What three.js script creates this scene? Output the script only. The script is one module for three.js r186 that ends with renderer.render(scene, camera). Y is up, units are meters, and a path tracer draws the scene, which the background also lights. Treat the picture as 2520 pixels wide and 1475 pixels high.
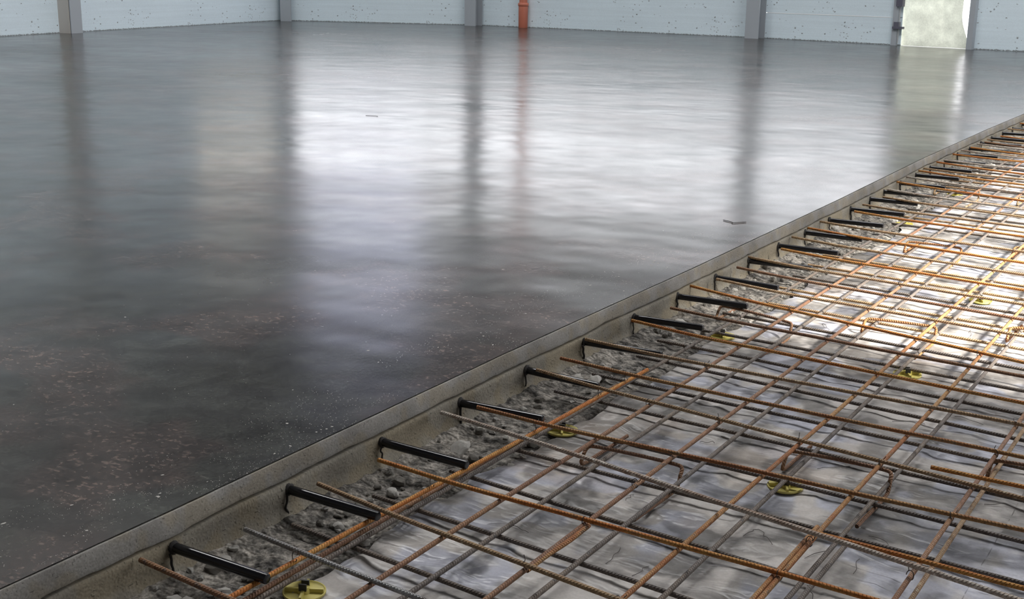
import * as THREE from 'three';
import { mergeGeometries, mergeVertices } from 'three/addons/utils/BufferGeometryUtils.js';
import { RectAreaLightUniformsLib } from 'three/addons/lights/RectAreaLightUniformsLib.js';

// ---------- camera, sky, exposure ----------
const scene = new THREE.Scene();
const V = (x, y, z) => new THREE.Vector3(x, y, z);
const camera = new THREE.PerspectiveCamera(27.146, 2520 / 1475, 0.05, 200);
camera.position.set(2.0879, 1.2347, 1.8343);
camera.up.set(-0.14764, 0.96621, -0.21131);
camera.lookAt(2.0879 - 0.51257, 1.2347 - 0.25746, 1.8343 - 0.81913);
scene.add(camera);
scene.background = new THREE.Color().setRGB(0.98, 0.98, 1.0);   // even overcast sky outside the hall
scene.backgroundIntensity = 2.4;
const DAY = 2.4, daylight = new THREE.Color().setRGB(0.98, 0.98, 1.0);   // area lights in the unseen openings carry the rest of the daylight
// hazy sun from the right, reaching the steel through the unseen side window
const sun = new THREE.DirectionalLight(new THREE.Color().setRGB(1.0, 0.95, 0.87), 22);
const SUN_AT = new THREE.Vector3(0.78, 0.62, 0.06);
sun.position.copy(SUN_AT).multiplyScalar(40).add(new THREE.Vector3(1.3, -0.16, -4.8)); sun.target.position.set(1.3, -0.16, -4.8);
sun.castShadow = true; sun.shadow.radius = 11; sun.shadow.mapSize.set(4096, 4096);
Object.assign(sun.shadow.camera, { left: -25, right: 25, top: 25, bottom: -25, near: 1, far: 90 });
scene.add(sun, sun.target);
const renderer = new THREE.WebGLRenderer({ antialias: true });
renderer.toneMapping = THREE.LinearToneMapping;
renderer.toneMappingExposure = 1.1;
renderer.shadowMap.enabled = true;
RectAreaLightUniformsLib.init();

// ---------- helpers ----------
let seed = 20240611;
const rnd = () => { seed = (seed * 1664525 + 1013904223) >>> 0; return seed / 4294967296; };
const rr = (a, b) => a + (b - a) * rnd();
const clamp = (v, a = 0, b = 1) => Math.min(b, Math.max(a, v));
const sst = (a, b, v) => { const t = clamp((v - a) / (b - a)); return t * t * (3 - 2 * t); };
const lerp = (a, b, t) => a + (b - a) * t;
function hash(ix, iy, s) {
  let h = (ix * 374761393 + iy * 668265263 + s * 2147483647) | 0;
  h = Math.imul(h ^ (h >>> 13), 1274126177); h ^= h >>> 16; return (h >>> 0) / 4294967296;
}
const mod = (a, n) => ((a % n) + n) % n;
function vnoise(x, y, s, px = 0, py = 0) {           // value noise in 0..1, with an optional period
  const ix = Math.floor(x), iy = Math.floor(y), fx = x - ix, fy = y - iy;
  const u = fx * fx * (3 - 2 * fx), v = fy * fy * (3 - 2 * fy);
  const w = (i, j) => hash(px ? mod(i, px) : i, py ? mod(j, py) : j, s);
  return lerp(lerp(w(ix, iy), w(ix + 1, iy), u), lerp(w(ix, iy + 1), w(ix + 1, iy + 1), u), v);
}
function fbm(x, y, s, oct = 4, px = 0, py = 0) {
  let a = 0.5, t = 0, n = 0;
  for (let o = 0; o < oct; o++) { t += a * vnoise(x, y, s + o * 17, px, py); n += a; a *= 0.5; x *= 2; y *= 2; px *= 2; py *= 2; }
  return t / n;
}
function texture(w, h, fn, srgb, rep) {              // fn(u, v, out) fills out[0..2] in 0..1
  const d = new Uint8Array(w * h * 4), o = [0, 0, 0];
  for (let j = 0; j < h; j++) for (let i = 0; i < w; i++) {
    fn(i / w, j / h, o); const k = (j * w + i) * 4;
    d[k] = clamp(o[0]) * 255; d[k + 1] = clamp(o[1]) * 255; d[k + 2] = clamp(o[2]) * 255; d[k + 3] = 255;
  }
  const t = new THREE.DataTexture(d, w, h, THREE.RGBAFormat);
  t.wrapS = t.wrapT = THREE.RepeatWrapping; t.magFilter = THREE.LinearFilter; t.minFilter = THREE.LinearMipmapLinearFilter; t.generateMipmaps = true;
  if (srgb) t.colorSpace = THREE.SRGBColorSpace;
  if (rep) t.repeat.set(rep[0], rep[1]);
  t.needsUpdate = true; return t;
}
const numbers = {};
function numbered(n) { const k = numbers[n] = (numbers[n] ?? -1) + 1; return k ? `${n}_${String(k).padStart(3, '0')}` : n; }
function mesh(name, geo, mat, parent) {
  const m = new THREE.Mesh(geo, mat); m.name = parent ? name : numbered(name); m.castShadow = m.receiveShadow = true;
  (parent ?? scene).add(m); return m;
}
function tag(o, label, category, group) { o.userData.label = label; o.userData.category = category; if (group) o.userData.group = group; return o; }
function group(name, x = 0, y = 0, z = 0, turn = 0) {
  const g = new THREE.Group(); g.name = numbered(name); g.position.set(x, y, z); g.rotation.y = turn; scene.add(g); return g;
}
function structure(o, label) { o.userData.kind = 'structure'; if (label) o.userData.label = label; return o; }
function box(x0, x1, y0, y1, z0, z1) { const g = new THREE.BoxGeometry(x1 - x0, y1 - y0, z1 - z0); g.translate((x0 + x1) / 2, (y0 + y1) / 2, (z0 + z1) / 2); metreUV(g); return g; }
function metreUV(g) {                                  // uv in metres from the side each face points to
  const p = g.attributes.position, n = g.attributes.normal, uv = new Float32Array(p.count * 2);
  for (let i = 0; i < p.count; i++) {
    const a = Math.abs(n.getX(i)), b = Math.abs(n.getY(i)), c = Math.abs(n.getZ(i));
    const [u, v] = b > a && b > c ? [p.getX(i), p.getZ(i)] : a > c ? [p.getZ(i), p.getY(i)] : [p.getX(i), p.getY(i)];
    uv[2 * i] = u; uv[2 * i + 1] = v;
  }
  g.setAttribute('uv', new THREE.BufferAttribute(uv, 2)); return g;
}
function surface(nu, nv, fn) {                         // grid of fn(a, b) -> [x, y, z, u, v]
  const p = [], uv = [], ix = [];
  for (let j = 0; j <= nv; j++) for (let i = 0; i <= nu; i++) { const q = fn(i / nu, j / nv); p.push(q[0], q[1], q[2]); uv.push(q[3], q[4]); }
  for (let j = 0; j < nv; j++) for (let i = 0; i < nu; i++) { const a = j * (nu + 1) + i, b = a + 1, c = a + nu + 1, d = c + 1; ix.push(a, c, b, b, c, d); }
  const g = new THREE.BufferGeometry(); g.setAttribute('position', new THREE.Float32BufferAttribute(p, 3)); g.setAttribute('uv', new THREE.Float32BufferAttribute(uv, 2)); g.setIndex(ix); g.computeVertexNormals(); return g;
}
function rod(points, r, seg, rad = 8, off = 0, caps = true) {   // round bar along points, uv: metres along, turns around
  const c = points.length === 2 ? new THREE.LineCurve3(points[0], points[1]) : new THREE.CatmullRomCurve3(points, false, 'centripetal');
  const g = new THREE.TubeGeometry(c, seg, r, rad, false), L = c.getLength(), uv = g.attributes.uv;
  for (let i = 0; i < uv.count; i++) uv.setX(i, uv.getX(i) * L + off);
  if (!caps) return g;
  const ends = [];
  for (const [t, s] of [[0, -1], [1, 1]]) {
    const e = new THREE.CircleGeometry(r, rad); const d = c.getTangentAt(t).multiplyScalar(s);
    e.applyQuaternion(new THREE.Quaternion().setFromUnitVectors(V(0, 0, 1), d)); const q = c.getPointAt(t); e.translate(q.x, q.y, q.z); ends.push(e);
  }
  return mergeGeometries([g, ...ends]);
}
const ORD = ['first', 'second', 'third', 'fourth', 'fifth', 'sixth', 'seventh', 'eighth', 'ninth', 'tenth', 'eleventh', 'twelfth', 'thirteenth', 'fourteenth', 'fifteenth', 'sixteenth', 'seventeenth', 'eighteenth', 'nineteenth', 'twentieth'];
const TENS = { 2: 'twenty', 3: 'thirty', 4: 'forty' }, ROUND = { 30: 'thirtieth', 40: 'fortieth' };
const ordinal = (k) => k <= 20 ? ORD[k - 1] : ROUND[k] ?? `${TENS[Math.floor(k / 10)]}-${ORD[k % 10 - 1]}`;
function along(tab, v) {                               // linear look-up in [[v, value] ...], v rising
  if (v <= tab[0][0]) return tab[0][1];
  for (let i = 1; i < tab.length; i++) if (v <= tab[i][0]) return lerp(tab[i - 1][1], tab[i][1], (v - tab[i - 1][0]) / (tab[i][0] - tab[i - 1][0]));
  return tab[tab.length - 1][1];
}
const edgeX = (z) => along([[-1, 0], [0, 0.004], [1.5, -0.012], [3, -0.005], [5, -0.02], [7, -0.055], [9, -0.055], [10.5, -0.035], [16, 0]], -z);   // the slab's edge is not quite straight
const GROUND = -0.165;

// ---------- materials ----------
const M = {};
{ // power-floated concrete: mottled grey, brown and greenish clouds, pale specks and scuffs
  const scuffs = []; 
  for (let i = 0; i < 300; i++) scuffs.push([rnd(), rnd(), rr(-0.6, 0.6), rr(0.004, 0.025), rr(0.0004, 0.0015), rr(0.1, 0.6)]);
  const N = 2048, acc = new Float32Array(N * N);
  for (const [cx, cy, a, l, w, k] of scuffs) {
    const R = Math.ceil(l * N) + 3, ca = Math.cos(a), sa = Math.sin(a);
    for (let j = -R; j <= R; j++) for (let i = -R; i <= R; i++) {
      const x = i / N, y = j / N, s = x * ca + y * sa, t = -x * sa + y * ca + 0.3 * s * s / l;
      if (Math.abs(s) > l || Math.abs(t) > w * 2) continue;
      const px = mod(Math.round(cx * N) + i, N), py = mod(Math.round(cy * N) + j, N);
      const n = vnoise(px * 0.16, py * 0.35, 77), v = k * sst(w * 2, w * 0.3, Math.abs(t)) * sst(l, l * 0.5, Math.abs(s)) * sst(0.45, 0.75, n);
      acc[py * N + px] = Math.max(acc[py * N + px], v);
    }
  }
  for (let i = 0; i < 26000; i++) { const k = Math.floor(rnd() * N * N), q = fbm((k % N) / N * 9, Math.floor(k / N) / N * 12, 27, 3, 9, 12); if (q < 0.5 || rnd() > (q - 0.5) * 6) continue; const v = rr(0.15, 0.75); acc[k] = v; if (rnd() < 0.4) acc[(k + 1) % (N * N)] = v * 0.8; }
  const map = texture(N, N, (u, v, o) => {
    const a = fbm(u * 6, v * 6, 3, 5, 6, 6), b = fbm(u * 14, v * 14, 9, 4, 14, 14), f = vnoise(u * 700, v * 700, 5, 700, 700), g = fbm(u * 60, v * 60, 21, 3, 60, 60);
    let c = 0.175 + 0.09 * (a - 0.5) + 0.17 * (g - 0.5) + 0.12 * (f - 0.5) + 0.14 * sst(0.60, 0.76, fbm(u * 260, v * 380, 25, 2, 260, 380)) * sst(0.5, 0.66, b);
    const warm = sst(0.42, 0.62, b); 
    o[0] = c * lerp(0.98, 1.12, warm); o[1] = c * lerp(1.02, 0.97, warm); o[2] = c * lerp(0.95, 0.90, warm);
    const s = acc[Math.min(N - 1, Math.round(v * N)) * N + Math.min(N - 1, Math.round(u * N))];
    for (let q = 0; q < 3; q++) o[q] = lerp(o[q], [0.62, 0.6, 0.57][q], s * 0.7);
  }, true, [1 / 4, 1 / 4]);
  const rough = texture(1024, 1024, (u, v, o) => {
    const a = fbm(u * 5, v * 10, 31, 4, 5, 10), b = fbm(u * 40, v * 40, 33, 3, 40, 40), c = fbm(u * 3, v * 3, 35, 2, 3, 3);
    const r = 0.24 + 0.09 * (a - 0.5) + 0.05 * (b - 0.5) + 0.08 * (c - 0.5); o[0] = o[1] = o[2] = r;
  }, false, [1 / 7, 1 / 7]);
  const hgt = (u, v) => 0.6 * fbm(u * 8, v * 12, 41, 3, 8, 12) + 0.10 * fbm(u * 34, v * 34, 43, 2, 34, 34), e = 1 / 1024;
  const normal = texture(1024, 1024, (u, v, o) => { const h = hgt(u, v), sx = (h - hgt(u + e, v)) / e / 9, sy = (h - hgt(u, v + e)) / e / 9, l = Math.hypot(sx, sy, 1); o[0] = 0.5 + 0.5 * sx / l; o[1] = 0.5 + 0.5 * sy / l; o[2] = 0.5 + 0.5 / l; }, false, [1 / 6, 1 / 6]);
  M.floor = new THREE.MeshPhysicalMaterial({ map, roughness: 1, roughnessMap: rough, normalMap: normal, normalScale: new THREE.Vector2(0.018, 0.018), ior: 1.5 });
}
{ // raw concrete of the slab's edge
  const map = texture(1024, 1024, (u, v, o) => {
    const a = fbm(u * 5, v * 9, 51, 5, 5, 9), f = vnoise(u * 400, v * 400, 53, 400, 400), b = fbm(u * 12, v * 12, 57, 3, 12, 12), pit = sst(0.86, 0.95, vnoise(u * 170, v * 170, 59, 170, 170));
    const c = 0.53 + 0.2 * (a - 0.5) + 0.08 * (f - 0.5) - 0.10 * pit; const w = sst(0.45, 0.65, b);
    o[0] = c; o[1] = c * lerp(0.985, 0.96, w); o[2] = c * lerp(0.955, 0.88, w);
  }, true, [1, 1]);
  const bump = texture(1024, 1024, (u, v, o) => { o[0] = o[1] = o[2] = 0.5 * fbm(u * 14, v * 14, 61, 5, 14, 14) + 0.35 * vnoise(u * 200, v * 200, 63, 200, 200) - 0.4 * sst(0.86, 0.95, vnoise(u * 170, v * 170, 59, 170, 170)); }, false, [1, 1]);
  M.edge = new THREE.MeshStandardMaterial({ map, bumpMap: bump, bumpScale: 0.0016, roughness: 0.9 });
  M.face = new THREE.MeshStandardMaterial({ map, bumpMap: bump, bumpScale: 0.003, roughness: 0.95, color: new THREE.Color(0.86, 0.82, 0.72) });
  M.chip = new THREE.MeshStandardMaterial({ color: new THREE.Color(0.58, 0.56, 0.52), bumpMap: bump, bumpScale: 0.002, roughness: 0.95 });
  M.chipDark = new THREE.MeshStandardMaterial({ color: new THREE.Color(0.24, 0.225, 0.20), bumpMap: bump, bumpScale: 0.002, roughness: 0.95 });
}
{ // dirt and mortar crumbs in the strip along the edge
  const map = texture(1024, 1024, (u, v, o) => {
    const a = fbm(u * 6, v * 6, 71, 5, 6, 6), g = fbm(u * 45, v * 45, 73, 3, 45, 45), f = vnoise(u * 300, v * 300, 75, 300, 300);
    const c = 0.43 + 0.3 * (a - 0.5) + 0.55 * (g - 0.5) + 0.2 * (f - 0.5); o[0] = c; o[1] = c * 0.965; o[2] = c * 0.91;
  }, true, [1, 1]);
  const bump = texture(512, 512, (u, v, o) => { o[0] = o[1] = o[2] = 0.6 * fbm(u * 30, v * 30, 77, 4, 30, 30) + 0.4 * vnoise(u * 110, v * 110, 79, 110, 110); }, false, [1, 1]);
  M.dirt = new THREE.MeshStandardMaterial({ map, bumpMap: bump, bumpScale: 0.02, roughness: 1 });
}
{ // dirty milky plastic film
  const map = texture(2048, 2048, (u, v, o) => {
    const a = fbm(u * 10, v * 14, 81, 5, 10, 14), b = fbm(u * 26, v * 17, 83, 4, 26, 17), f = vnoise(u * 600, v * 600, 85, 600, 600), r = fbm(u * 7, v * 7, 87, 4, 7, 7), d = fbm(u * 28, v * 28, 89, 3, 28, 28);
    const dirt = clamp(0.6 * sst(0.46, 0.68, a) + 0.6 * sst(0.50, 0.66, b) + 0.45 * sst(0.52, 0.66, fbm(u * 22, v * 30, 88, 3, 22, 30))), rust = sst(0.6, 0.74, r) * 0.35;
    const c = 0.67 - 0.29 * dirt + 0.12 * (d - 0.5) + 0.05 * (f - 0.5);
    const blue = sst(0.5, 0.64, fbm(u * 17, v * 19, 86, 3, 17, 19)) * (1 - rust); o[0] = c * lerp(1.005, 1.05, rust) * (1 - 0.035 * blue); o[1] = c * lerp(0.98, 0.94, rust); o[2] = c * lerp(0.955, 0.83, rust) * (1 + 0.09 * blue);
  }, true, [1 / 2.5, 1 / 2.5]);
  const rough = texture(512, 512, (u, v, o) => { const a = fbm(u * 8, v * 8, 91, 4, 8, 8); o[0] = o[1] = o[2] = 0.42 + 0.35 * (a - 0.5); }, false, [1 / 1.7, 1 / 1.7]);
  const bump = texture(1024, 1024, (u, v, o) => {
    const w = fbm(u * 4, v * 4, 93, 3, 4, 4), q = fbm(u * 7 + 2 * w, v * 26 + 3 * w, 95, 4, 0, 0), k = 1 - Math.abs(2 * q - 1), q2 = fbm(u * 20 + v * 9, v * 16, 99, 3), k2 = 1 - Math.abs(2 * q2 - 1); o[0] = o[1] = o[2] = 0.6 * k * k * k + 0.25 * k2 * k2 * k2 + 0.15 * fbm(u * 50, v * 50, 97, 2, 50, 50);
  }, false, [1 / 1.6, 1 / 1.6]);
  M.film = new THREE.MeshPhysicalMaterial({ map, roughness: 1, roughnessMap: rough, bumpMap: bump, bumpScale: 0.010, ior: 1.5 });
}
{ // ribbed reinforcing steel in several states of rust
  const ribs = texture(256, 32, (u, v, o) => { const t = mod(u * 28 + (v < 0.5 ? v * 2.4 : (1 - v) * 2.4), 1), r = sst(0.5, 0.62, t) * sst(1.0, 0.88, t), e = Math.abs(mod(v * 2, 1) - 0.5) > 0.44 ? 1 : 0; o[0] = o[1] = o[2] = Math.max(r, e); }, false, [4, 1]);
  const rust = (name, A, B, C, s, rough, metal = 0) => {
    const map = texture(1024, 32, (u, v, o) => {
      const a = fbm(u * 9, v * 2, s, 4, 9, 2), b = fbm(u * 60, v * 3, s + 3, 3, 60, 3), c = fbm(u * 220, v * 8, s + 7, 2, 220, 8);
      const t = sst(0.38, 0.64, a * 0.65 + b * 0.35), w = sst(0.6, 0.74, b * 0.6 + c * 0.4);
      for (let q = 0; q < 3; q++) o[q] = lerp(lerp(A[q], B[q], t), C[q], w) * (0.86 + 0.28 * c);
    }, true, [0.5, 1]);
    M[name] = new THREE.MeshStandardMaterial({ map, bumpMap: ribs, bumpScale: 0.0022, roughness: rough, metalness: metal });
  };
  rust('orange', [0.70, 0.41, 0.16], [0.74, 0.54, 0.27], [0.54, 0.37, 0.22], 101, 0.7);
  rust('rust', [0.58, 0.37, 0.21], [0.65, 0.49, 0.30], [0.45, 0.36, 0.27], 111, 0.7);
  rust('brown', [0.50, 0.36, 0.27], [0.58, 0.43, 0.30], [0.40, 0.33, 0.28], 121, 0.65);
  rust('tan', [0.64, 0.53, 0.39], [0.58, 0.46, 0.34], [0.68, 0.62, 0.52], 131, 0.6);
  rust('pale', [0.72, 0.69, 0.65], [0.62, 0.52, 0.45], [0.80, 0.78, 0.75], 141, 0.6);  // cement coat on the near skewed bar; farther bars have their sheen painted in
  rust('steel', [0.62, 0.62, 0.62], [0.55, 0.54, 0.53], [0.45, 0.42, 0.40], 151, 0.38, 0.75);
  rust('dark', [0.39, 0.36, 0.34], [0.45, 0.40, 0.35], [0.33, 0.31, 0.30], 161, 0.6);
}
M.bitumen = new THREE.MeshPhysicalMaterial({ color: new THREE.Color(0.008, 0.008, 0.010), roughness: 0.18 });
M.tar = new THREE.MeshStandardMaterial({ color: new THREE.Color(0.018, 0.016, 0.015), roughness: 0.8 });
M.wire = new THREE.MeshStandardMaterial({ color: new THREE.Color(0.07, 0.06, 0.055), roughness: 0.6, metalness: 0.4 });
M.yellow = new THREE.MeshStandardMaterial({ color: new THREE.Color(0.50, 0.44, 0.12), roughness: 0.5 });
M.blackPlastic = new THREE.MeshStandardMaterial({ color: new THREE.Color(0.02, 0.02, 0.02), roughness: 0.6 });
{ // light blue-grey painted wall sheets, spattered with concrete
  const W = 1024, H = 512, acc = new Float32Array(W * H);
  const blot = (cx, cy, rx, ry, k) => { const R = Math.ceil(Math.max(rx, ry) * 1.6); for (let j = -R; j <= R; j++) for (let i = -R; i <= R; i++) {
    const x = mod(cx + i, W), y = cy + j; if (y < 0 || y >= H) continue; const q = Math.hypot(i / rx, j / ry) + 0.9 * (vnoise((cx + i) * 0.45, (cy + j) * 0.45, 7) - 0.5); const v = k * sst(1.1, 0.6, q); const p = y * W + x; acc[p] = Math.max(acc[p], v); } };
  for (let c = 0; c < 30; c++) { const cx = Math.floor(rnd() * W), cy = Math.floor(Math.pow(rnd(), 1.3) * H * 0.55) + 10, n = 2 + Math.floor(rnd() * 9);
    for (let i = 0; i < n; i++) blot(Math.floor(cx + rr(-36, 36)), Math.floor(cy + rr(-36, 36)), rr(1.2, 5), rr(1.2, 4), rr(0.25, 0.8)); }
  for (let x = 0; x < W; x += 6) blot(x, Math.floor(rr(0, 3)), rr(3, 9), rr(1.5, 4), 0.7);
  const map = texture(W, H, (u, v, o) => {
    const a = fbm(u * 6, v * 3, 171, 4, 6, 3), f = vnoise(u * 300, v * 220, 173, 300, 220), l = vnoise(u * 3, v * 90, 175, 3, 90), s = acc[Math.min(H - 1, Math.floor(v * H)) * W + Math.min(W - 1, Math.floor(u * W))];
    const c = 0.885 + 0.05 * (a - 0.5) + 0.025 * (f - 0.5) + 0.025 * (l - 0.5); const p = [c * 0.93, c * 0.995, c * 1.03];
    for (let q = 0; q < 3; q++) o[q] = lerp(p[q], [0.33, 0.34, 0.34][q], s);
  }, true, [1 / 4, 1 / 2]);
  M.wall = new THREE.MeshStandardMaterial({ map, roughness: 0.55 });
}
M.upper = new THREE.MeshStandardMaterial({ color: new THREE.Color(0.16, 0.155, 0.15), roughness: 0.6 });  // wall parts out of view, kept dark to darken the slab reflection
M.seam = new THREE.MeshStandardMaterial({ color: new THREE.Color(0.82, 0.84, 0.86), roughness: 0.5 });
M.column = new THREE.MeshStandardMaterial({ color: new THREE.Color(0.34, 0.37, 0.40), roughness: 0.5 });
M.beige = new THREE.MeshStandardMaterial({ color: new THREE.Color(0.44, 0.42, 0.39), roughness: 0.55 });
M.darkSteel = new THREE.MeshStandardMaterial({ color: new THREE.Color(0.10, 0.10, 0.13), roughness: 0.5 });
M.frame = new THREE.MeshStandardMaterial({ color: new THREE.Color(0.35, 0.36, 0.38), roughness: 0.45 });
M.ceiling = new THREE.MeshStandardMaterial({ color: new THREE.Color(0.06, 0.055, 0.05), roughness: 0.8 });  // roof out of view, kept dark so the slab mirrors little
M.glass = new THREE.MeshPhysicalMaterial({ color: new THREE.Color(0.62, 0.63, 0.66), transmission: 1, thickness: 0, roughness: 0, ior: 1.45 });
M.clearGlass = new THREE.MeshPhysicalMaterial({ color: new THREE.Color(0.95, 0.95, 0.95), transmission: 1, thickness: 0, roughness: 0, ior: 1.45 });
M.blueGlass = new THREE.MeshPhysicalMaterial({ color: new THREE.Color(0.66, 0.70, 0.95), transmission: 1, thickness: 0, roughness: 0, ior: 1.45 });
M.warmGlass = new THREE.MeshPhysicalMaterial({ color: new THREE.Color(1.0, 0.85, 0.66), transmission: 1, thickness: 0, roughness: 0, ior: 1.45 });
M.unseenSkylight = new THREE.MeshPhysicalMaterial({ color: new THREE.Color(0.85, 0.85, 0.83), transmission: 0.6, thickness: 0, roughness: 1, ior: 1.45 });
{
  const map = texture(256, 256, (u, v, o) => { const a = fbm(u * 6, v * 6, 181, 5, 6, 6), b = vnoise(u * 60, v * 60, 183, 60, 60); const c = 0.86 + 0.2 * (a - 0.5) + 0.06 * (b - 0.5); o[0] = c * 0.975; o[1] = c * 0.995; o[2] = c * 0.93; }, true, [1, 1]);
  M.tarp = new THREE.MeshPhysicalMaterial({ map, transmission: 0.42, thickness: 0, roughness: 0.95, side: THREE.DoubleSide });
}
M.pipe = new THREE.MeshStandardMaterial({ color: new THREE.Color(0.47, 0.15, 0.095), roughness: 0.45 });

// ---------- measured lay-out of the steel (metres): tone, x and z of the end at the slab, slope dz/dx ----------
const CROSS_TOP = [
  ['brown',0.028,0.110,0.0222], ['steel',0.109,-0.139,0.0604], ['tan',0.076,-0.441,0.1071], ['orange',0.104,-0.658,0.0079], ['pale',0.041,-1.043,0.1547], 
['orange',1.204,-0.874,0.0258], ['rust',0.093,-1.161,-0.0208], ['tan',0.055,-1.577,0.1129], ['orange',1.387,-1.450,0.0079], ['rust',0.056,-1.735,0.0246], 
['tan',0.017,-1.981,0.0063], ['orange',0.042,-2.306,0.0872], ['brown',0.085,-2.562,0.0719], ['orange',0.004,-2.933,0.2111], ['tan',0.047,-3.113,0.1015], 
['brown',0.035,-3.374,0.1192], ['tan',-0.002,-3.603,0.1054], ['orange',0.062,-3.869,0.1215], ['tan',0.008,-4.167,0.1227], ['orange',-0.003,-4.438,0.1398], 
['tan',-0.009,-4.648,0.1057], ['orange',0.054,-5.055,0.1409], ['tan',0.029,-5.289,0.1109], ['tan',0.053,-5.617,0.1428], ['pale',-0.004,-5.905,0.1893], 
['orange',-0.034,-6.229,0.2189], ['pale',-0.038,-6.476,0.1863], ['orange',-0.043,-6.797,0.1753], ['tan',-0.042,-6.923,0.0320], ['orange',-0.047,-7.289,0.2333], 
['pale',-0.029,-7.426,0.0891], ['orange',-0.047,-7.774,0.0493], ['pale',-0.044,-8.038,0.1959], ['orange',-0.022,-8.250,0.1858], ['pale',-0.029,-8.506,0.1183], 
['brown',-0.005,-8.659,0.2244], ['tan',-0.025,-8.843,0.0768], ['orange',0.021,-9.135,0.1507], ['tan',-0.037,-9.714,0.0560], ['orange',-0.030,-10.231,0.2626]];
const CROSS_LOW = [
  ['dark',0.078,-0.337,0.0668], ['dark',0.136,-0.593,0.0534], ['dark',0.210,-0.849,0.0618], ['dark',0.260,-1.089,0.0332], ['dark',0.210,-1.333,0.0351], 
['dark',0.107,-1.611,0.0432], ['dark',0.124,-1.846,0.0389], ['dark',0.158,-2.123,0.0727], ['dark',0.133,-2.350,0.0595], ['dark',0.210,-2.578,0.0490], ['dark',0.185,-2.869,0.0753], 
['tan',0.260,-3.126,0.0804]];  // tan tone stands in for the light on this lower bar
const ALONG = [
  ['L1','orange',-0.0225,0.2729,0.096,-1.890], ['L2','dark',0.0011,0.2923,-0.084,-5.845], ['L3','brown',0.0095,0.5111,-0.044,-5.638], ['L4','dark',0.0050,0.5571,-0.198,-6.071], 
['L5','brown',0.0080,0.7563,-0.198,-5.977], ['L5b','rust',-0.0119,0.7519,-0.373,-0.659], ['L6','dark',0.0073,0.8019,-0.319,-5.982], ['L7','rust',-0.0016,1.0042,-0.372,-4.992], 
['L8','dark',0.0063,1.0439,-0.484,-4.469], ['L9','rust',0.0019,1.2548,-0.535,-3.493], ['L10','dark',-0.0021,1.2814,-0.638,-3.340], ['L11','brown',-0.0057,1.4968,-0.699,-1.994], 
['L12','tan',-0.0025,1.5113,-0.796,-2.087]];

// ---------- the hall ----------
const NODES = [[-18.31, -20.44], [-13.70, -21.91], [-6.95, -21.51], [-4.08, -20.98], [-2.84, -20.75], [6.0, -20.06]];   // back wall, kinked at the columns
const SILL = 2.0, HEAD = 4.3, ROOF = 14.5;  // unseen roof set high to keep roof lights out of reflections
function frameOf(a, b) {                                // a Group whose x runs from a to b along the floor and whose z points into the hall
  const dx = b[0] - a[0], dz = b[1] - a[1], L = Math.hypot(dx, dz);
  const g = new THREE.Group(); g.position.set(a[0], 0, a[1]); g.rotation.y = Math.atan2(-dz, dx); return [g, L];
}
function into(parent, a, b) { const [g, L] = frameOf(a, b); g.updateMatrix(); return { L, put: (name, geo, mat) => { geo.applyMatrix4(g.matrix); return mesh(name, geo, mat, parent); } }; }
let windowNo = 0;
function unseenWindowIn(a, b, x0, x1, y0, y1, nx, ny, glass, label) {
  const w = new THREE.Group(); w.name = `window_${++windowNo}`; scene.add(w); structure(w, label);
  const f = into(w, a, b), t = 0.05;
  f.put('frame', mergeGeometries([box(x0, x1, y0, y0 + t, -0.1, -0.02), box(x0, x1, y1 - t, y1, -0.1, -0.02), box(x0, x0 + t, y0, y1, -0.1, -0.02), box(x1 - t, x1, y0, y1, -0.1, -0.02)]), M.frame);
  for (let i = 1; i < nx; i++) { const x = lerp(x0, x1, i / nx); f.put('mullion', box(x - 0.02, x + 0.02, y0 + t, y1 - t, -0.09, -0.03), M.frame); }
  for (let j = 1; j < ny; j++) { const y = lerp(y0, y1, j / ny); f.put('glazing_bar', box(x0 + t, x1 - t, y - 0.02, y + 0.02, -0.085, -0.035), M.frame); }
  f.put('pane', (() => { const g = new THREE.PlaneGeometry(x1 - x0 - 0.02, y1 - y0 - 0.02); g.translate((x0 + x1) / 2, (y0 + y1) / 2, -0.06); return g; })(), glass);
}
function unseenWindowLight(a, b, x0, x1, y0, y1, share = 0.62, tint = daylight) {                   // area light for daylight through an out-of-view wall opening
  const [g] = frameOf(a, b); g.updateMatrix(); const l = new THREE.RectAreaLight(tint, DAY * share, x1 - x0 - 0.1, y1 - y0 - 0.1);
  l.position.set((x0 + x1) / 2, (y0 + y1) / 2, 0.01).applyMatrix4(g.matrix); l.lookAt(V((x0 + x1) / 2, (y0 + y1) / 2, 1).applyMatrix4(g.matrix)); scene.add(l);
}
const wallBack = structure(group('wall_back'), 'pale blue-grey sheet wall with out-of-view glazed band across the back of the hall');
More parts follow.
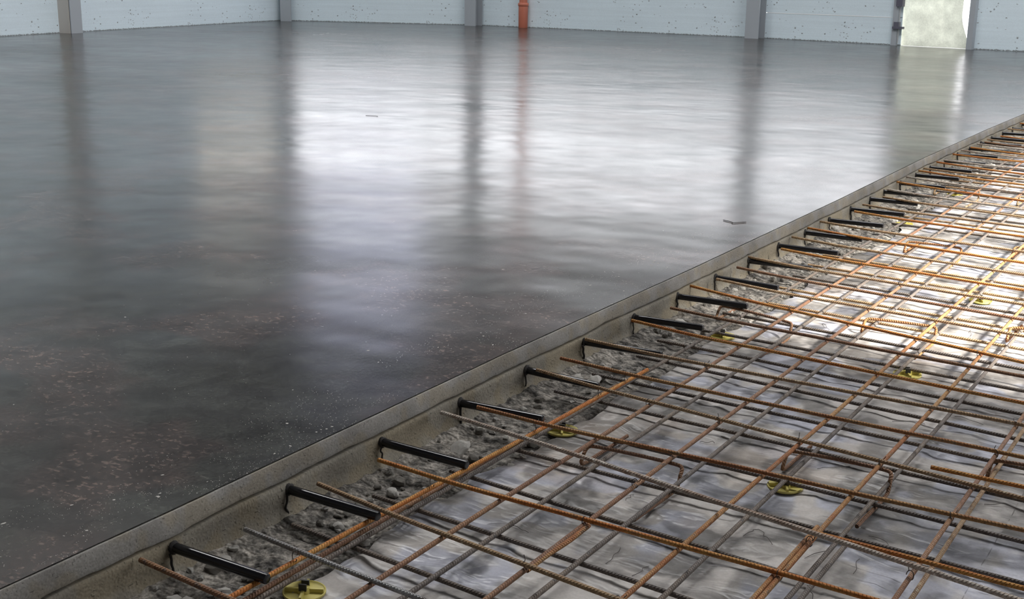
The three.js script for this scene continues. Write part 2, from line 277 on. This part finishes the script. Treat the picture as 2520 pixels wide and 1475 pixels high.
for (let i = 0; i < NODES.length - 1; i++) {
  const a = NODES[i], b = NODES[i + 1], f = into(wallBack, a, b), L = f.L, z0 = -0.12, z1 = 0;
  if (i === 3) { f.put('panel', box(0, L, 2.3, 5.0, z0, z1), M.upper); f.put('panel', box(0, L, 5.0, ROOF, z0, z1), M.upper); continue; }
  if (i === 2) {
    f.put('panel', box(0, L, 0, 0.478, z0, z1), M.wall); f.put('panel', box(0, L, 0.490, SILL, z0, z1), M.wall);
    f.put('joint_strip', box(0.15, L - 0.12, 0.478, 0.490, z0 + 0.01, z1 + 0.003), M.seam);
  } else f.put('panel', box(0, L, 0, SILL, z0, z1), M.wall);
  const up = i === 0 ? [0.4, 3.4, 5.0, 6.5] : null;
  if (up) {
    f.put('panel', box(0, L, HEAD, up[2], z0, z1), M.upper); f.put('panel', box(0, up[0], up[2], up[3], z0, z1), M.upper); f.put('panel', box(up[1], L, up[2], up[3], z0, z1), M.upper); f.put('panel', box(0, L, up[3], ROOF, z0, z1), M.upper);
    unseenWindowIn(a, b, ...up, 3, 1, M.blueGlass, 'small unseen bluish upper window in the corner bay'); unseenWindowLight(a, b, ...up, 0.6, new THREE.Color().setRGB(0.66, 0.70, 0.95));  // out of view, sized for the bluish patch mirrored in the slab
  } else { f.put('panel', box(0, L, HEAD, 7.3, z0, z1), M.upper); f.put('panel', box(0, L, 7.3, ROOF, z0, z1), M.upper); }
  unseenWindowIn(a, b, 0, L, SILL, HEAD, Math.max(2, Math.round(L / 1.3)), 2, M.glass, `wide unseen glazed band in bay ${i + 1} of the back wall`);  // above the view, set so its reflection brightens the slab
  unseenWindowLight(a, b, 0, L, SILL, HEAD);
}
const LEFT = [[-16.3, 8], [-16.95, -11.9], [-17.23, -13.49], [-18.31, -20.44]];
const wallLeft = structure(group('wall_left'), 'pale blue-grey sheet wall along the left of the hall');
for (let i = 0; i < 3; i++) {
  const a = LEFT[i], b = LEFT[i + 1], f = into(wallLeft, a, b), L = f.L;
  f.put('panel', box(0, L, 0, 1.05, -0.12, 0), M.wall);
  f.put('panel', box(0, L, 1.055, 3.15, -0.12, 0), M.wall);
  if (i === 2) {
    f.put('panel', box(0, L - 3.4, 3.15, 3.7, -0.12, 0), M.wall); f.put('panel', box(L - 0.3, L, 3.15, 3.7, -0.12, 0), M.wall);
    unseenWindowIn(a, b, L - 3.4, L - 0.3, 3.15, 3.7, 3, 1, M.warmGlass, 'low warm-tinted unseen window high in the left wall'); unseenWindowLight(a, b, L - 3.4, L - 0.3, 3.15, 3.7, 0.5, new THREE.Color().setRGB(1, 0.85, 0.66));  // out of view, gives the warm band mirrored in the slab
  } else f.put('panel', box(0, L, 3.155, 3.7, -0.12, 0), M.wall);
  f.put('panel', box(0, L, 3.705, 5.2, -0.12, 0), M.wall); f.put('panel', box(0, L, 5.205, ROOF, -0.12, 0), M.upper);
}
{ // right wall out of view, its window placed to light the far film
  const w = structure(group('wall_right'), 'sheet wall on the right of the hall with one wide unseen window'), g0 = -19, g1 = -2.3, h0 = 2.0, h1 = 4.4, X = 6;
  for (const q of [[-0.4, ROOF, -20.06, g0], [-0.4, ROOF, g1, 8.15], [-0.4, h0, g0, g1], [h1, ROOF, g0, g1]]) mesh('panel', box(X, X + 0.15, ...q), M.upper, w);
  unseenWindowIn([X, g1], [X, g0], 0, g1 - g0, h0, h1, 6, 1, M.clearGlass, 'wide unseen window in the right wall, lighting the far film');
  const l = new THREE.RectAreaLight(daylight, DAY, g1 - g0 - 0.1, h1 - h0 - 0.1); l.position.set(X - 0.01, (h0 + h1) / 2, (g0 + g1) / 2); l.lookAt(0, (h0 + h1) / 2, (g0 + g1) / 2); scene.add(l);
}
structure(mesh('wall_front', box(-16.6, 6.15, -0.4, ROOF, 8, 8.15), M.upper), 'plain sheet wall behind the viewer');
{ // ceiling and roof lights out of view, placed to light walls and steel
  const c = structure(group('ceiling'), 'dark sheet roof with unseen glazed roof lights');
  const Z0 = -22.3, Z1 = 8.2, X0 = -18.6, X1 = 6.2, za = -12, zb = -6, y0 = ROOF, y1 = ROOF + 0.12;
  const holes = [[-15.5, -12.5], [-10, -7], [-4.5, -1.5]], pit = [1.6, 4.8, -14, -7];   // the last one over the open strip
  const deck = (x0, x1, z0, z1) => mesh('deck', box(x0, x1, y0, y1, z0, z1), M.ceiling, c);
  deck(X0, 1, Z0, za); deck(X0, 1, zb, Z1); deck(1, X1, Z0, pit[2]); deck(1, X1, pit[3], Z1); deck(1, pit[0], pit[2], pit[3]); deck(pit[1], X1, pit[2], pit[3]);
  let x = X0; for (const [h0, h1] of [...holes, [1, 1]]) { deck(x, h0, za, zb); x = h1; }
  for (const [h0, h1, a, b] of [...holes.map(([p, q]) => [p, q, za, zb]), pit]) {
    const w = new THREE.Group(); w.name = `window_${++windowNo}`; scene.add(w); structure(w, 'long unseen roof light over the hall, lighting walls and steel');
    mesh('frame', mergeGeometries([box(h0, h0 + 0.06, y0, y1, a, b), box(h1 - 0.06, h1, y0, y1, a, b)]), M.frame, w);
    const g = new THREE.PlaneGeometry(h1 - h0, b - a); g.rotateX(Math.PI / 2); g.translate((h0 + h1) / 2, y0 + 0.06, (a + b) / 2); mesh('pane', g, M.unseenSkylight, w);
    const l = new THREE.RectAreaLight(daylight, DAY * 4.2, h1 - h0 - 0.2, b - a - 0.2); l.position.set((h0 + h1) / 2, y0 - 0.01, (a + b) / 2); l.lookAt((h0 + h1) / 2, 0, (a + b) / 2 + 0.0001); scene.add(l);  // boosted area light under the unseen roof light
  }
}
// steel H columns
function column(x, z, turn, matFront, label) {
  const g = group('steel_column', x, 0, z, turn), w = 0.28, d = 0.30, t = 0.022;
  const bx = (x0, x1, z0, z1) => box(x0, x1, 0, ROOF, z0, z1);
  mesh('flange', bx(-w / 2, w / 2, d / 2 - t, d / 2), matFront, g);
  mesh('flange', bx(-w / 2, w / 2, -d / 2, -d / 2 + t), M.column, g);
  mesh('web', bx(-0.008, 0.008, -d / 2 + t, d / 2 - t), M.column, g);
  return tag(g, label, 'column', 'steel columns of the hall');
}
column(-13.76, -21.72, 0.03, M.column, 'grey steel column left of the red drain pipe');
column(-6.98, -21.36, -0.08, M.column, 'grey steel column between red pipe and bright doorway');
column(-18.05, -20.42, 0.2, M.column, 'grey-green steel column in the corner of the hall');
const beigeColumn = column(-17.1, -13.5, Math.PI / 2 + 0.15, M.column, 'steel column with beige left flank on the left wall');
mesh('side_plate', box(-0.155, -0.14, 0, ROOF, -0.15, 0.12), M.beige, beigeColumn);

{ // drain pipe: wide socket below, bead, narrower pipe above
  const g = group('drain_pipe', -12.46, 0, -21.72);
  const lathe = (pts) => new THREE.LatheGeometry(pts.map(([r, y]) => new THREE.Vector2(r, y)), 28);
  mesh('socket', lathe([[0.001, 0], [0.100, 0], [0.103, 0.40], [0.104, 0.44], [0.104, 0.455]]), M.pipe, g);
  mesh('bead', lathe([[0.100, 0.455], [0.113, 0.462], [0.117, 0.485], [0.117, 0.505], [0.108, 0.525], [0.090, 0.53]]), M.pipe, g);
  mesh('pipe', lathe([[0.088, 0.50], [0.088, ROOF]]), M.pipe, g);
  for (const y of [1.4, 3.4]) mesh('wall_clip', box(-0.1, 0.1, y, y + 0.04, -0.2, 0), M.darkSteel, g);
  tag(g, 'brick-red plastic drain pipe with socket collar against the back wall', 'pipe');
}
{ // doorway closed by a hanging sheet
  const a = NODES[3], b = NODES[4], d = new THREE.Group(); d.name = 'door_1'; scene.add(d); structure(d, 'doorway in the back wall between two steel posts');
  const f = into(d, a, b), L = f.L;
  f.put('post', mergeGeometries([box(-0.16, -0.06, 0, 2.4, -0.12, 0.06), box(-0.06, 0.0, 0, 2.4, -0.12, -0.04)]), M.column);
  f.put('post', mergeGeometries([box(L - 0.02, L + 0.08, 0, 2.4, -0.14, 0.10)]), M.column);
  f.put('lintel', box(0, L, 2.3, 2.4, -0.12, 0.02), M.column);
  f.put('bracket', mergeGeometries([box(-0.14, 0.05, 0.29, 0.33, 0.0, 0.10), box(-0.12, -0.02, 0.33, 0.41, 0.02, 0.09)]), M.darkSteel);
  f.put('bracket', mergeGeometries([box(-0.10, 0.02, 0.68, 0.84, 0.0, 0.10)]), M.darkSteel);
  f.put('pull_rod', box(-0.045, -0.03, 0.04, 2.2, 0.04, 0.055), M.frame);
  const s = surface(24, 40, (u, v) => {
    const y = 0.003 + 2.3 * v, wave = 0.03 * Math.sin(u * 7 + v * 1.2) + 0.015 * Math.sin(u * 17 + v * 3), x1 = L - 0.03 - 0.17 * sst(0.0, 0.25, v) * (1 - 0.35 * v);
    return [lerp(0.0, x1, u), y, -0.02 + wave, u * 1.1, y];
  });
  s.applyMatrix4((() => { const [g] = frameOf(a, b); g.updateMatrix(); return g.matrix; })());
  tag(mesh('hanging_sheet', s, M.tarp), 'cream translucent plastic sheet hanging in the bright doorway', 'plastic sheet');
}

// ---------- the slab ----------
const ZN = 1.6, ZF = -19.8;                              // length of the open strip
const rag = (z, s, f, a) => a * (fbm(z * f + 40, s * 3.1, 201 + s, 3) - 0.5) * 2;
const floor = structure(group('floor'), 'freshly power-floated wet-looking grey concrete slab');
mesh('polished_surface', (() => {
  const zs = []; for (let z = 8; z > -23; z -= 0.25) zs.push(z);
  const p = [], uv = [], n = [], ix = [];
  zs.forEach((z, j) => { const x1 = edgeX(z) - 0.009 + rag(z, 6, 4, 0.0015); for (const [i, x] of [[0, -19], [1, -6], [2, x1]]) { p.push(x, 0, z); uv.push(x, z); n.push(0, 1, 0); } });
  for (let j = 0; j < zs.length - 1; j++) for (let i = 0; i < 2; i++) { const a = j * 3 + i, b = a + 1, c = a + 3, d = c + 1; ix.push(a, b, c, b, d, c); }
  const g = new THREE.BufferGeometry(); g.setAttribute('position', new THREE.Float32BufferAttribute(p, 3)); g.setAttribute('normal', new THREE.Float32BufferAttribute(n, 3)); g.setAttribute('uv', new THREE.Float32BufferAttribute(uv, 2)); g.setIndex(ix); return g;
})(), M.floor, floor);
mesh('slab_body', box(-19, -0.09, -0.35, -0.012, -22.6, 8.1), M.face, floor);
// upper band of the edge, cast against the form: near vertical, its foot ragged where it meets the lower pour
mesh('edge_band', surface(10, 1400, (u, v) => {
  const z = lerp(ZN, ZF, v), e = edgeX(z), low = -0.056 + rag(z, 1, 5, 0.006) + rag(z, 2, 30, 0.003);
  const prof = [[-0.045, -0.009], [-0.0068, -0.009], [-0.005, -0.0012], [0.0, -0.003], [0.004, -0.022], [0.005, -0.032], [0.006, -0.042], [0.007, low + 0.004], [0.004, low], [-0.004, low - 0.003], [-0.012, low - 0.004]];
  const q = prof[Math.round(u * 10)];
  return [e + q[0] + (u > 0.15 && u < 0.75 ? rag(z, 3, 9, 0.0015) : 0), q[1], z, q[0] - q[1], z];
}), M.edge, floor);
// lower face: rougher, bellied out, running into the dirt
mesh('edge_face', surface(12, 1400, (u, v) => {
  const z = lerp(ZN, ZF, v), e = edgeX(z), top = -0.062 + rag(z, 1, 5, 0.006);
  const y = u < 0.17 ? top - 0.004 * u : lerp(top, GROUND - 0.02, (u - 0.17) / 0.83);
  const belly = 0.010 + 0.012 * (fbm(z * 2.3, y * 10, 221, 4) - 0.4) + 0.007 * (fbm(z * 14, y * 30, 225, 3) - 0.5) + 0.03 * sst(-0.12, -0.185, y);
  const x = u < 0.17 ? lerp(-0.012, belly - 0.003, u / 0.17) : belly;
  return [e + x, y, z, z, y];
}), M.face, floor);

// ---------- ground between the slab and the far side ----------
const dirtY = (x, z) => GROUND + 0.020 * (fbm(x * 9, z * 9, 231, 4) - 0.45) + 0.016 * (fbm(x * 34, z * 34, 235, 3) - 0.5) + 0.02 * sst(0.12, 0.0, x - edgeX(z)) - 0.03 * sst(0.27, 0.38, x);
structure(mesh('subgrade', surface(60, 1700, (u, v) => { const z = lerp(ZN, ZF, v), x = lerp(edgeX(z) - 0.02, 0.72, u); return [x, dirtY(x, z), z, x, z]; }), M.dirt), 'grey dirt and mortar crumbs along the foot of the slab edge');
const filmEdge = (z) => 0.30 + 0.10 * (fbm(z * 1.7, 3, 241, 3) - 0.5) + 0.05 * (fbm(z * 9, 5, 243, 2) - 0.5);
const filmY = (x, z) => {
  const w = fbm(x * 2, z * 2, 251, 2), r = 1 - Math.abs(2 * fbm(x * 3.2 + w * 1.5, z * 8 + x * 3, 253, 3) - 1), r2 = 1 - Math.abs(2 * fbm(x * 9 + z * 5, z * 4, 257, 3) - 1);
  return GROUND - 0.007 + 0.010 * r * r + 0.006 * r2 * r2 + 0.006 * (w - 0.5);
};
tag(mesh('plastic_film', surface(230, 760, (u, v) => { const vv = v < 0.8 ? v * 0.75 : 0.6 + (v - 0.8) * 2, z = lerp(ZN, ZF, vv), uu = u < 0.7 ? u * 0.571 : 0.4 + (u - 0.7) * 2, x = lerp(filmEdge(z), 5.95, uu); return [x, filmY(x, z) + 0.003 * sst(0.06, 0, x - filmEdge(z)), z, x, z]; }), M.film), 'dirty milky plastic film spread wrinkled under the steel mesh', 'plastic film');

// ---------- steel ----------
const NAMES = { orange: 'bright orange rusted', rust: 'rust-brown', brown: 'dull brown', tan: 'tan dusty', pale: 'pale whitish', steel: 'bare grey steel', dark: 'dark grey-brown' };
const RB = 0.0064;
CROSS_TOP.forEach(([tone, x0, z0, s], i) => {
  const xv = along([[0, 1.9], [3, 1.5], [6.5, 0.9], [10, 0.35], [14, 0.2]], -z0), bend = (x) => z0 + s * (Math.min(x, xv) - x0) + Math.max(0, x - xv) * (i < 8 ? s : 0.1);
  const lap = x0 > 1, skew = i === 4, x1 = 2.7, yl = lap ? -0.064 : skew ? -0.060 : -0.066, yr = lap ? -0.064 : skew ? -0.056 : -0.075, pts = [];
  for (let k = 0; k <= 9; k++) { const x = lerp(x0, x1, k / 9); pts.push(V(x, lerp(yl, yr, sst(0, 0.35, x)) + rr(0, 0.0008), bend(x) + (k ? rr(-0.003, 0.003) : 0))); }
  const o = mesh('crosswise_rebar', rod(pts, RB * (skew ? 1.08 : 1), 60, 8, rr(0, 3)), M[tone]);
  const nth = i + 1 - (i > 5) - (i > 8);
  tag(o, i === 5 ? 'short orange lap bar beside the pale skewed bar at the right border' : i === 8 ? 'short orange lap bar on the tan bar above the right bar chair' : `${NAMES[tone]} ribbed rebar lying crosswise on top, ${ordinal(nth)} from the bottom left`, 'rebar', 'upper crosswise bars');
});
const low = [...CROSS_LOW]; for (let z = -3.385; z > -11.5; z -= 0.257) low.push([rnd() < 0.35 ? 'tan' : 'dark', rr(0.12, 0.24), z - 0.03, 0.10]);
low.forEach(([tone, x0, z0, s], i) => {
  const x1 = 2.7, pts = []; for (let k = 0; k <= 7; k++) { const x = lerp(x0, x1, k / 7); pts.push(V(x, -0.1418 + rr(-0.0004, 0.0004), z0 + s * (x - x0) + (k ? rr(-0.004, 0.004) : 0))); }
  tag(mesh('lower_crosswise_rebar', rod(pts, RB, 48, 8, rr(0, 3)), M[tone]), `${NAMES[tone]} crosswise rebar of the lower layer, ${ordinal(i + 1)} from the bottom left`, 'rebar', 'lower crosswise bars');
});
const UP = new Set(['L1', 'L3', 'L5', 'L5b', 'L7', 'L9', 'L11']), longTop = [], longLow = [];
for (const [n, tone, s, c, zn, zf] of ALONG) (UP.has(n) ? longTop : longLow).push([tone, s, c, n === 'L5b' ? zn : Math.max(zn, 1.2), n === 'L1' || n === 'L5b' ? zf : -13]);
for (let k = 0; k < 4; k++) { longTop.push([['rust', 'orange', 'brown', 'tan'][k], 0, 1.76 + 0.25 * k, 1.2, -13]); longLow.push(['dark', 0, 1.79 + 0.25 * k, 1.2, -13]); }
longTop.push(['rust', 0, 1.238, 1.2, -0.96, 5]); longLow.push(['dark', 0, 1.304, 1.2, -0.98, 5], ['brown', 0, 0.272, 1.2, -1.75, 1]);   // lapped lengths lying against their neighbours
longTop[longTop.findIndex((q) => q[4] > -0.7)].push(3);
function lengthwise(list, y, name, layer, grp) {
  let nth = 0;
  list.forEach(([tone, s, c, zn, zf, lap], i) => {
    const n = Math.max(3, Math.ceil((zn - zf) / 0.8)), pts = [], yy = i === 0 && layer === 'upper' ? -0.1028 : layer === 'upper' && zn - zf < 1 ? y - 0.003 : y;
    for (let k = 0; k <= n; k++) { const z = lerp(zn, zf, k / n); pts.push(V(s * z + c + (k && k < n ? rr(-0.004, 0.004) : 0), yy + rr(-0.0004, 0.0004), z)); }
    if (!lap) nth++;
    tag(mesh(name, rod(pts, RB, n * 5, 8, rr(0, 3)), M[tone]), lap ? `${NAMES[tone]} lap bar lying against the ${ordinal(lap)} lengthwise bar of the ${layer} layer` : `${NAMES[tone]} rebar running along the slab edge, ${ordinal(nth)} from it in the ${layer} layer`, 'rebar', grp);
  });
}
lengthwise(longTop, -0.0884, 'lengthwise_rebar', 'upper', 'upper lengthwise bars');
lengthwise(longLow, -0.1286, 'lower_lengthwise_rebar', 'lower', 'lower lengthwise bars');

// black coated dowels out of the slab face
for (let k = -1; k <= 26; k++) {
  const z = -0.4 * k + (k > 14 ? 0.09 : 0), e = edgeX(z), g = group('dowel_bar', e, -0.0836, z, rr(-0.05, 0.02) + 0.02), R = 0.0127, L = 0.305 + rr(-0.012, 0.016);
  g.rotation.z = rr(-0.012, 0.012);
  const prof = [[0.0001, L], [R - 0.0025, L], [R, L - 0.003], [R, 0.02], [R, -0.02], [0.0001, -0.02]];
  const lg = new THREE.LatheGeometry(prof.map(([r, y]) => new THREE.Vector2(r, y)).reverse(), 20); lg.rotateZ(-Math.PI / 2); mesh('shaft', lg, M.bitumen, g);
  const cg = new THREE.IcosahedronGeometry(0.0165, 2), p = cg.attributes.position;                // lump of tar round the hole
  for (let i = 0; i < p.count; i++) { const f = 0.8 + 0.5 * fbm(p.getX(i) * 90 + k * 7, p.getY(i) * 90 + p.getZ(i) * 60, 301, 2); p.setXYZ(i, p.getX(i) * 0.55 * f + 0.012, p.getY(i) * f, p.getZ(i) * f); }
  cg.computeVertexNormals(); const collar = mesh('tar_collar', cg, M.tar, g);
  const dl = rr(0.04, 0.075), pts = []; for (let i = 0; i <= 4; i++) pts.push(V(0.018 + 0.004 * i / 4 + rr(-0.002, 0.002), -0.008 - dl * i / 4, rr(-0.006, 0.006) + 0.016));
  mesh('tar_run', rod(pts, rr(0.0025, 0.005), 10, 6), M.tar, collar);
  tag(g, `black coated steel dowel, ${ordinal(k + 2)} along the slab edge from the bottom left`, 'dowel', 'dowels along the slab edge');
}

// bent bar chairs carrying the upper mesh: foot, leg, top, leg, foot
const CHAIRS = [['brown', 0.488, -1.14, 0.785, -1.15, 'at the lower middle near the yellow spacer'], ['brown', 0.99, -1.43, 1.285, -1.44, 'over the yellow spacer at the lower right'], ['brown', 0.19, -2.82, 0.53, -2.73, 'just beside the dirt strip halfway up'],
  ['rust', 0.75, -2.97, 1.02, -3.0, 'in the middle of the mesh at the right'], ['rust', 0.485, -4.56, 0.757, -4.56, 'in the sunlit far part of the mesh'], ['tan', 0.168, -6.43, 0.447, -6.40, 'farthest back beside the dowels'],
  ['rust', 1.262, -3.17, 1.54, -3.2, 'cut by the right border of the picture, halfway up'], ['brown', 1.50, -1.69, 1.79, -1.7, 'cut by the right border of the picture, lower down'], ['rust', 0.975, -4.75, 1.25, -4.76, 'far back at the right border'], ['tan', 0.70, -6.34, 0.98, -6.35, 'farthest back at the right border']];
for (const [tone, xl, zl, xr, zr, where] of CHAIRS) {
  const g = group('bar_chair', (xl + xr) / 2, GROUND, (zl + zr) / 2), cx = (xl + xr) / 2, cz = (zl + zr) / 2, T = 0.0638, F = 0.013, fl = rr(0.2, 0.26), fr = rr(0.28, 0.36);
  const q = (x, y, z) => V(x - cx, y, z - cz), r = 0.016;
  const bent = (P) => { const out = [P[0]]; for (let i = 1; i < P.length - 1; i++) { const a = P[i].clone().lerp(P[i - 1], Math.min(0.45, r / P[i].distanceTo(P[i - 1]))), b = P[i].clone().lerp(P[i + 1], Math.min(0.45, r / P[i].distanceTo(P[i + 1]))); out.push(a, P[i].clone().multiplyScalar(0.5).add(a.clone().add(b).multiplyScalar(0.25)), b); } out.push(P[P.length - 1]); return out; };
  mesh('top_bar', rod(bent([q(xl - 0.002, F + 0.03, zl + 0.012), q(xl, T, zl - 0.01), q(xr, T, zr - 0.01), q(xr + 0.002, F + 0.03, zr + 0.012)]), 0.0058, 50, 8), M[tone], g);
  mesh('leg', rod(bent([q(xl - 0.002, F + 0.03, zl + 0.012), q(xl - 0.004, F, zl + 0.03), q(xl + 0.002, F, zl - fl)]), 0.0058, 26, 8), M[tone], g);
  mesh('leg', rod(bent([q(xr + 0.002, F + 0.03, zr + 0.012), q(xr + 0.004, F, zr + 0.03), q(xr - 0.004, F, zr + fr)]), 0.0058, 26, 8), M[tone], g);
  tag(g, `bent ${tone === 'tan' ? 'tan' : 'rusty'} bar chair ${where}`, 'bar chair', 'bar chairs under the upper mesh');
}
// yellow disc spacers under the lower mesh
for (const [x, z, where] of [[0.30, -1.327, 'in the dirt by the fifth dowel'], [1.03, -1.312, 'under the bar chair at the lower right'], [1.028, -3.764, 'far right in the bright part of the film'], [1.041, -2.528, 'right of the middle of the mesh'], [0.30, -2.592, 'beside the dirt strip halfway up'], [0.321, -0.106, 'at the bottom edge near the lowest dowels'], [0.273, -5.304, 'far back near the dowel tips'], [0.273, -6.518, 'farthest back by the dowels']]) {
  const g = group('mesh_spacer', x, filmY(x, z) + 0.001, z);
  const disc = mesh('base_disc', new THREE.LatheGeometry([[0.012, 0], [0.046, 0], [0.05, 0.003], [0.05, 0.008], [0.047, 0.008], [0.045, 0.004], [0.012, 0.004]].map(([a, b]) => new THREE.Vector2(a, b)), 36), M.yellow, g);
  for (let i = 0; i < 4; i++) { const b = box(0.008, 0.045, 0.003, 0.014, -0.003, 0.003); b.rotateY(i * Math.PI / 2 + 0.5); mesh('rib', b, M.yellow, disc); }
  mesh('stem', new THREE.CylinderGeometry(0.012, 0.016, 0.018, 16).translate(0, 0.009, 0), M.yellow, g);
  for (const s of [-1, 1]) { const c = box(-0.009, 0.009, 0.012, 0.029, s * 0.0105 - 0.0025, s * 0.0105 + 0.0025); c.rotateY(0.4); mesh('clip', c, M.blackPlastic, g); }
  tag(g, `yellow plastic disc spacer with black clip ${where}`, 'spacer', 'yellow spacers');
}
// tie wires twisted round crossings
{
  const knots = []; 
  CROSS_TOP.forEach(([, x0, z0, s], i) => { if (x0 > 1 || i > 24) return; longTop.forEach(([, ls, c, zn, zf], j) => { if (zn - zf < 1.5) return; const x = ls * z0 + c; if (x < x0 + 0.05 || x > 1.9) return; const z = z0 + s * (x - x0); if (z < zf || z > zn) return; if (hash(i, j, 5) < 0.42) knots.push([x, z, j === 0 ? -0.084 : -0.0775]); }); });
  for (const [x, z, y] of knots) {
    const g = group('tie_wire', x, y, z, rr(0, 3)), a = rr(-0.3, 0.3), pts = [];
    for (let k = 0; k <= 12; k++) { const t = k / 12 * Math.PI * 2 * 0.94; pts.push(V(Math.cos(t) * 0.0078, Math.sin(t) * 0.0125 - 0.003, (k / 12 - 0.5) * 0.010)); }
    const loop = mesh('loop', rod(pts, 0.0011, 22, 5), M.wire, g);
    const tail = [V(0.0076, 0.002, 0.004), V(0.011, 0.008, 0.007 + a * 0.01), V(0.015 + a * 0.01, 0.012 + rr(0, 0.008), 0.010)];
    mesh('tail', rod(tail, 0.0011, 8, 5), M.wire, loop);
    tag(g, 'twisted black tie wire knotted round a crossing of upper bars', 'tie wire', 'tie wire knots');
  }
}
// cut wire ends dropped on the film
const SCRAPS = [[0.686, -1.503, 0.727, -1.523], [1.049, -0.956, 1.066, -1.019], [1.066, -1.019, 1.131, -0.947], [1.222, -0.927, 1.256, -0.992], [1.059, -1.499, 1.136, -1.562], [0.827, -0.627, 0.815, -0.728], [0.912, -0.599, 0.918, -0.678], [0.527, -0.671, 0.586, -0.661], [1.32, -1.131, 1.377, -1.108], [1.13, -2.019, 1.227, -2.049], [1.525, -1.503, 1.621, -1.536], [0.565, -3.014, 0.625, -2.919], [0.36, -2.452, 0.42, -2.418], [0.429, -3.535, 0.497, -3.574], [1.277, -0.788, 1.311, -0.728], [1.349, -0.909, 1.341, -0.985], [1.291, -2.169, 1.386, -2.143], [1.124, -3.119, 1.1, -3.262], [0.682, -0.429, 0.693, -0.485], [0.698, -0.984, 0.698, -1.033]];
SCRAPS.forEach(([xa, za, xb, zb]) => {
  const pts = []; for (let k = 0; k <= 4; k++) { const x = lerp(xa, xb, k / 4) + (k % 4 ? rr(-0.006, 0.006) : 0), z = lerp(za, zb, k / 4) + (k % 4 ? rr(-0.006, 0.006) : 0); pts.push(V(x, filmY(x, z) + 0.002 + 0.006 * Math.sin(k / 4 * Math.PI) * rnd(), z)); }
  tag(mesh('wire_scrap', rod(pts, 0.0008, 16, 5), M.wire), 'short dark end of tie wire dropped on the plastic film', 'wire', 'wire scraps on the film');
});
for (const [pts, label] of [[[[-0.32, -4.048], [-0.26, -4.02], [-0.254, -4.006], [-0.204, -4.067]], 'bent dark wire scrap lying on the slab near its edge'], [[[-4.67, -6.56], [-4.6, -6.58], [-4.552, -6.577]], 'thin wire scrap lying on the bright middle of the slab']])
  tag(mesh('wire_scrap', rod(pts.map(([x, z]) => V(x, 0.003, z)), 0.0018, 14, 5), M.wire), label, 'wire');

// broken concrete in the dirt
{
  const shapes = [];
  for (let s = 0; s < 8; s++) {
    const g = mergeVertices(new THREE.IcosahedronGeometry(1, 1).deleteAttribute('normal').deleteAttribute('uv')), p = g.attributes.position;
    const sx = rr(0.7, 1.3), sy = rr(0.35, 0.8), sz = rr(0.7, 1.2);
    for (let i = 0; i < p.count; i++) { const f = rr(0.72, 1.15); p.setXYZ(i, p.getX(i) * f * sx, p.getY(i) * f * sy, p.getZ(i) * f * sz); }
    const h = g.toNonIndexed(); h.computeVertexNormals(); metreUV(h); shapes.push(h);
  }
  const place = (x, z, r, light, label, grp) => {
    const o = mesh('concrete_chip', shapes[Math.floor(rnd() * 8)], light ? M.chip : M.chipDark); o.scale.setScalar(r); o.rotation.set(rr(-0.4, 0.4), rr(0, 6), rr(-0.4, 0.4));
    o.position.set(x, dirtY(x, z) + r * 0.42, z); tag(o, label, 'concrete chip', grp);
  };
  for (let i = 0; i < 250; i++) {
    const z = 0.25 - 8.2 * Math.pow(rnd(), 1.35), x = edgeX(z) + 0.035 + 0.28 * Math.pow(rnd(), 1.2); place(x, z, rnd() < 0.3 ? rr(0.014, 0.028) : rr(0.006, 0.014), rnd() < 0.55, 'small grey concrete chip in the dirt at the foot of the slab', 'concrete chips in the dirt');
  }
  for (const [x, z, r, w] of [[0.17, 0.0, 0.026, 'between the two lowest dowels'], [0.20, 0.03, 0.022, 'leaning by the lowest dowel'], [0.13, 0.12, 0.024, 'at the bottom edge of the picture'], [0.16, -0.42, 0.02, 'below the second dowel tip'], [0.15, -0.66, 0.022, 'under the orange bar near the third dowel'], [0.11, -2.62, 0.032, 'under the eighth dowel'], [0.16, -2.6, 0.022, 'paler, beside the eighth dowel'], [0.13, -3.62, 0.03, 'by the eleventh dowel'], [0.12, -1.03, 0.03, 'flat and pale near the end of the pale bar']])
    place(x, z, r, true, `larger broken piece of concrete ${w}`, 'larger concrete pieces');
}
// pale grit and mortar flakes scattered on the slab, densest near its edge
{
  const g = new THREE.CircleGeometry(1, 6); g.rotateX(-Math.PI / 2); const p = g.attributes.position; for (let i = 1; i < p.count; i++) { const f = 0.6 + 0.5 * hash(i % 6, 3, 9); p.setX(i, p.getX(i) * f); p.setZ(i, p.getZ(i) * f); }
  const flake = new THREE.CylinderGeometry(0.8, 1, 0.3, 6);
  const n = 3200, im = new THREE.InstancedMesh(flake, new THREE.MeshStandardMaterial({ color: new THREE.Color(0.46, 0.44, 0.41), roughness: 0.9 }), n), o = new THREE.Object3D();
  for (let i = 0; i < n; i++) {
    let z, x, t = 0; do { z = 0.5 - 5.5 * Math.pow(rnd(), 1.3); x = edgeX(z) - 0.012 - (rnd() < 0.8 ? 0.3 * Math.pow(rnd(), 1.8) : 1.6 * rnd()); } while (fbm(x * 7, z * 5, 271, 3) < 0.5 && t++ < 6);
    const r = rnd() < 0.02 ? rr(0.0015, 0.004) : rr(0.0004, 0.0010);
    o.position.set(x, 0.0002, z); o.rotation.y = rr(0, 6); o.scale.set(r * rr(1, 2.2), Math.min(r, 0.001), r); o.updateMatrix(); im.setMatrixAt(i, o.matrix);
  }
  im.name = 'mortar_grit'; im.userData = { kind: 'stuff', label: 'pale mortar grit scattered on the slab beside its edge', category: 'grit' }; im.castShadow = im.receiveShadow = true; scene.add(im);
}

scene.traverse((o) => { if (o.isMesh) { o.castShadow = true; o.receiveShadow = true; } });
renderer.render(scene, camera);
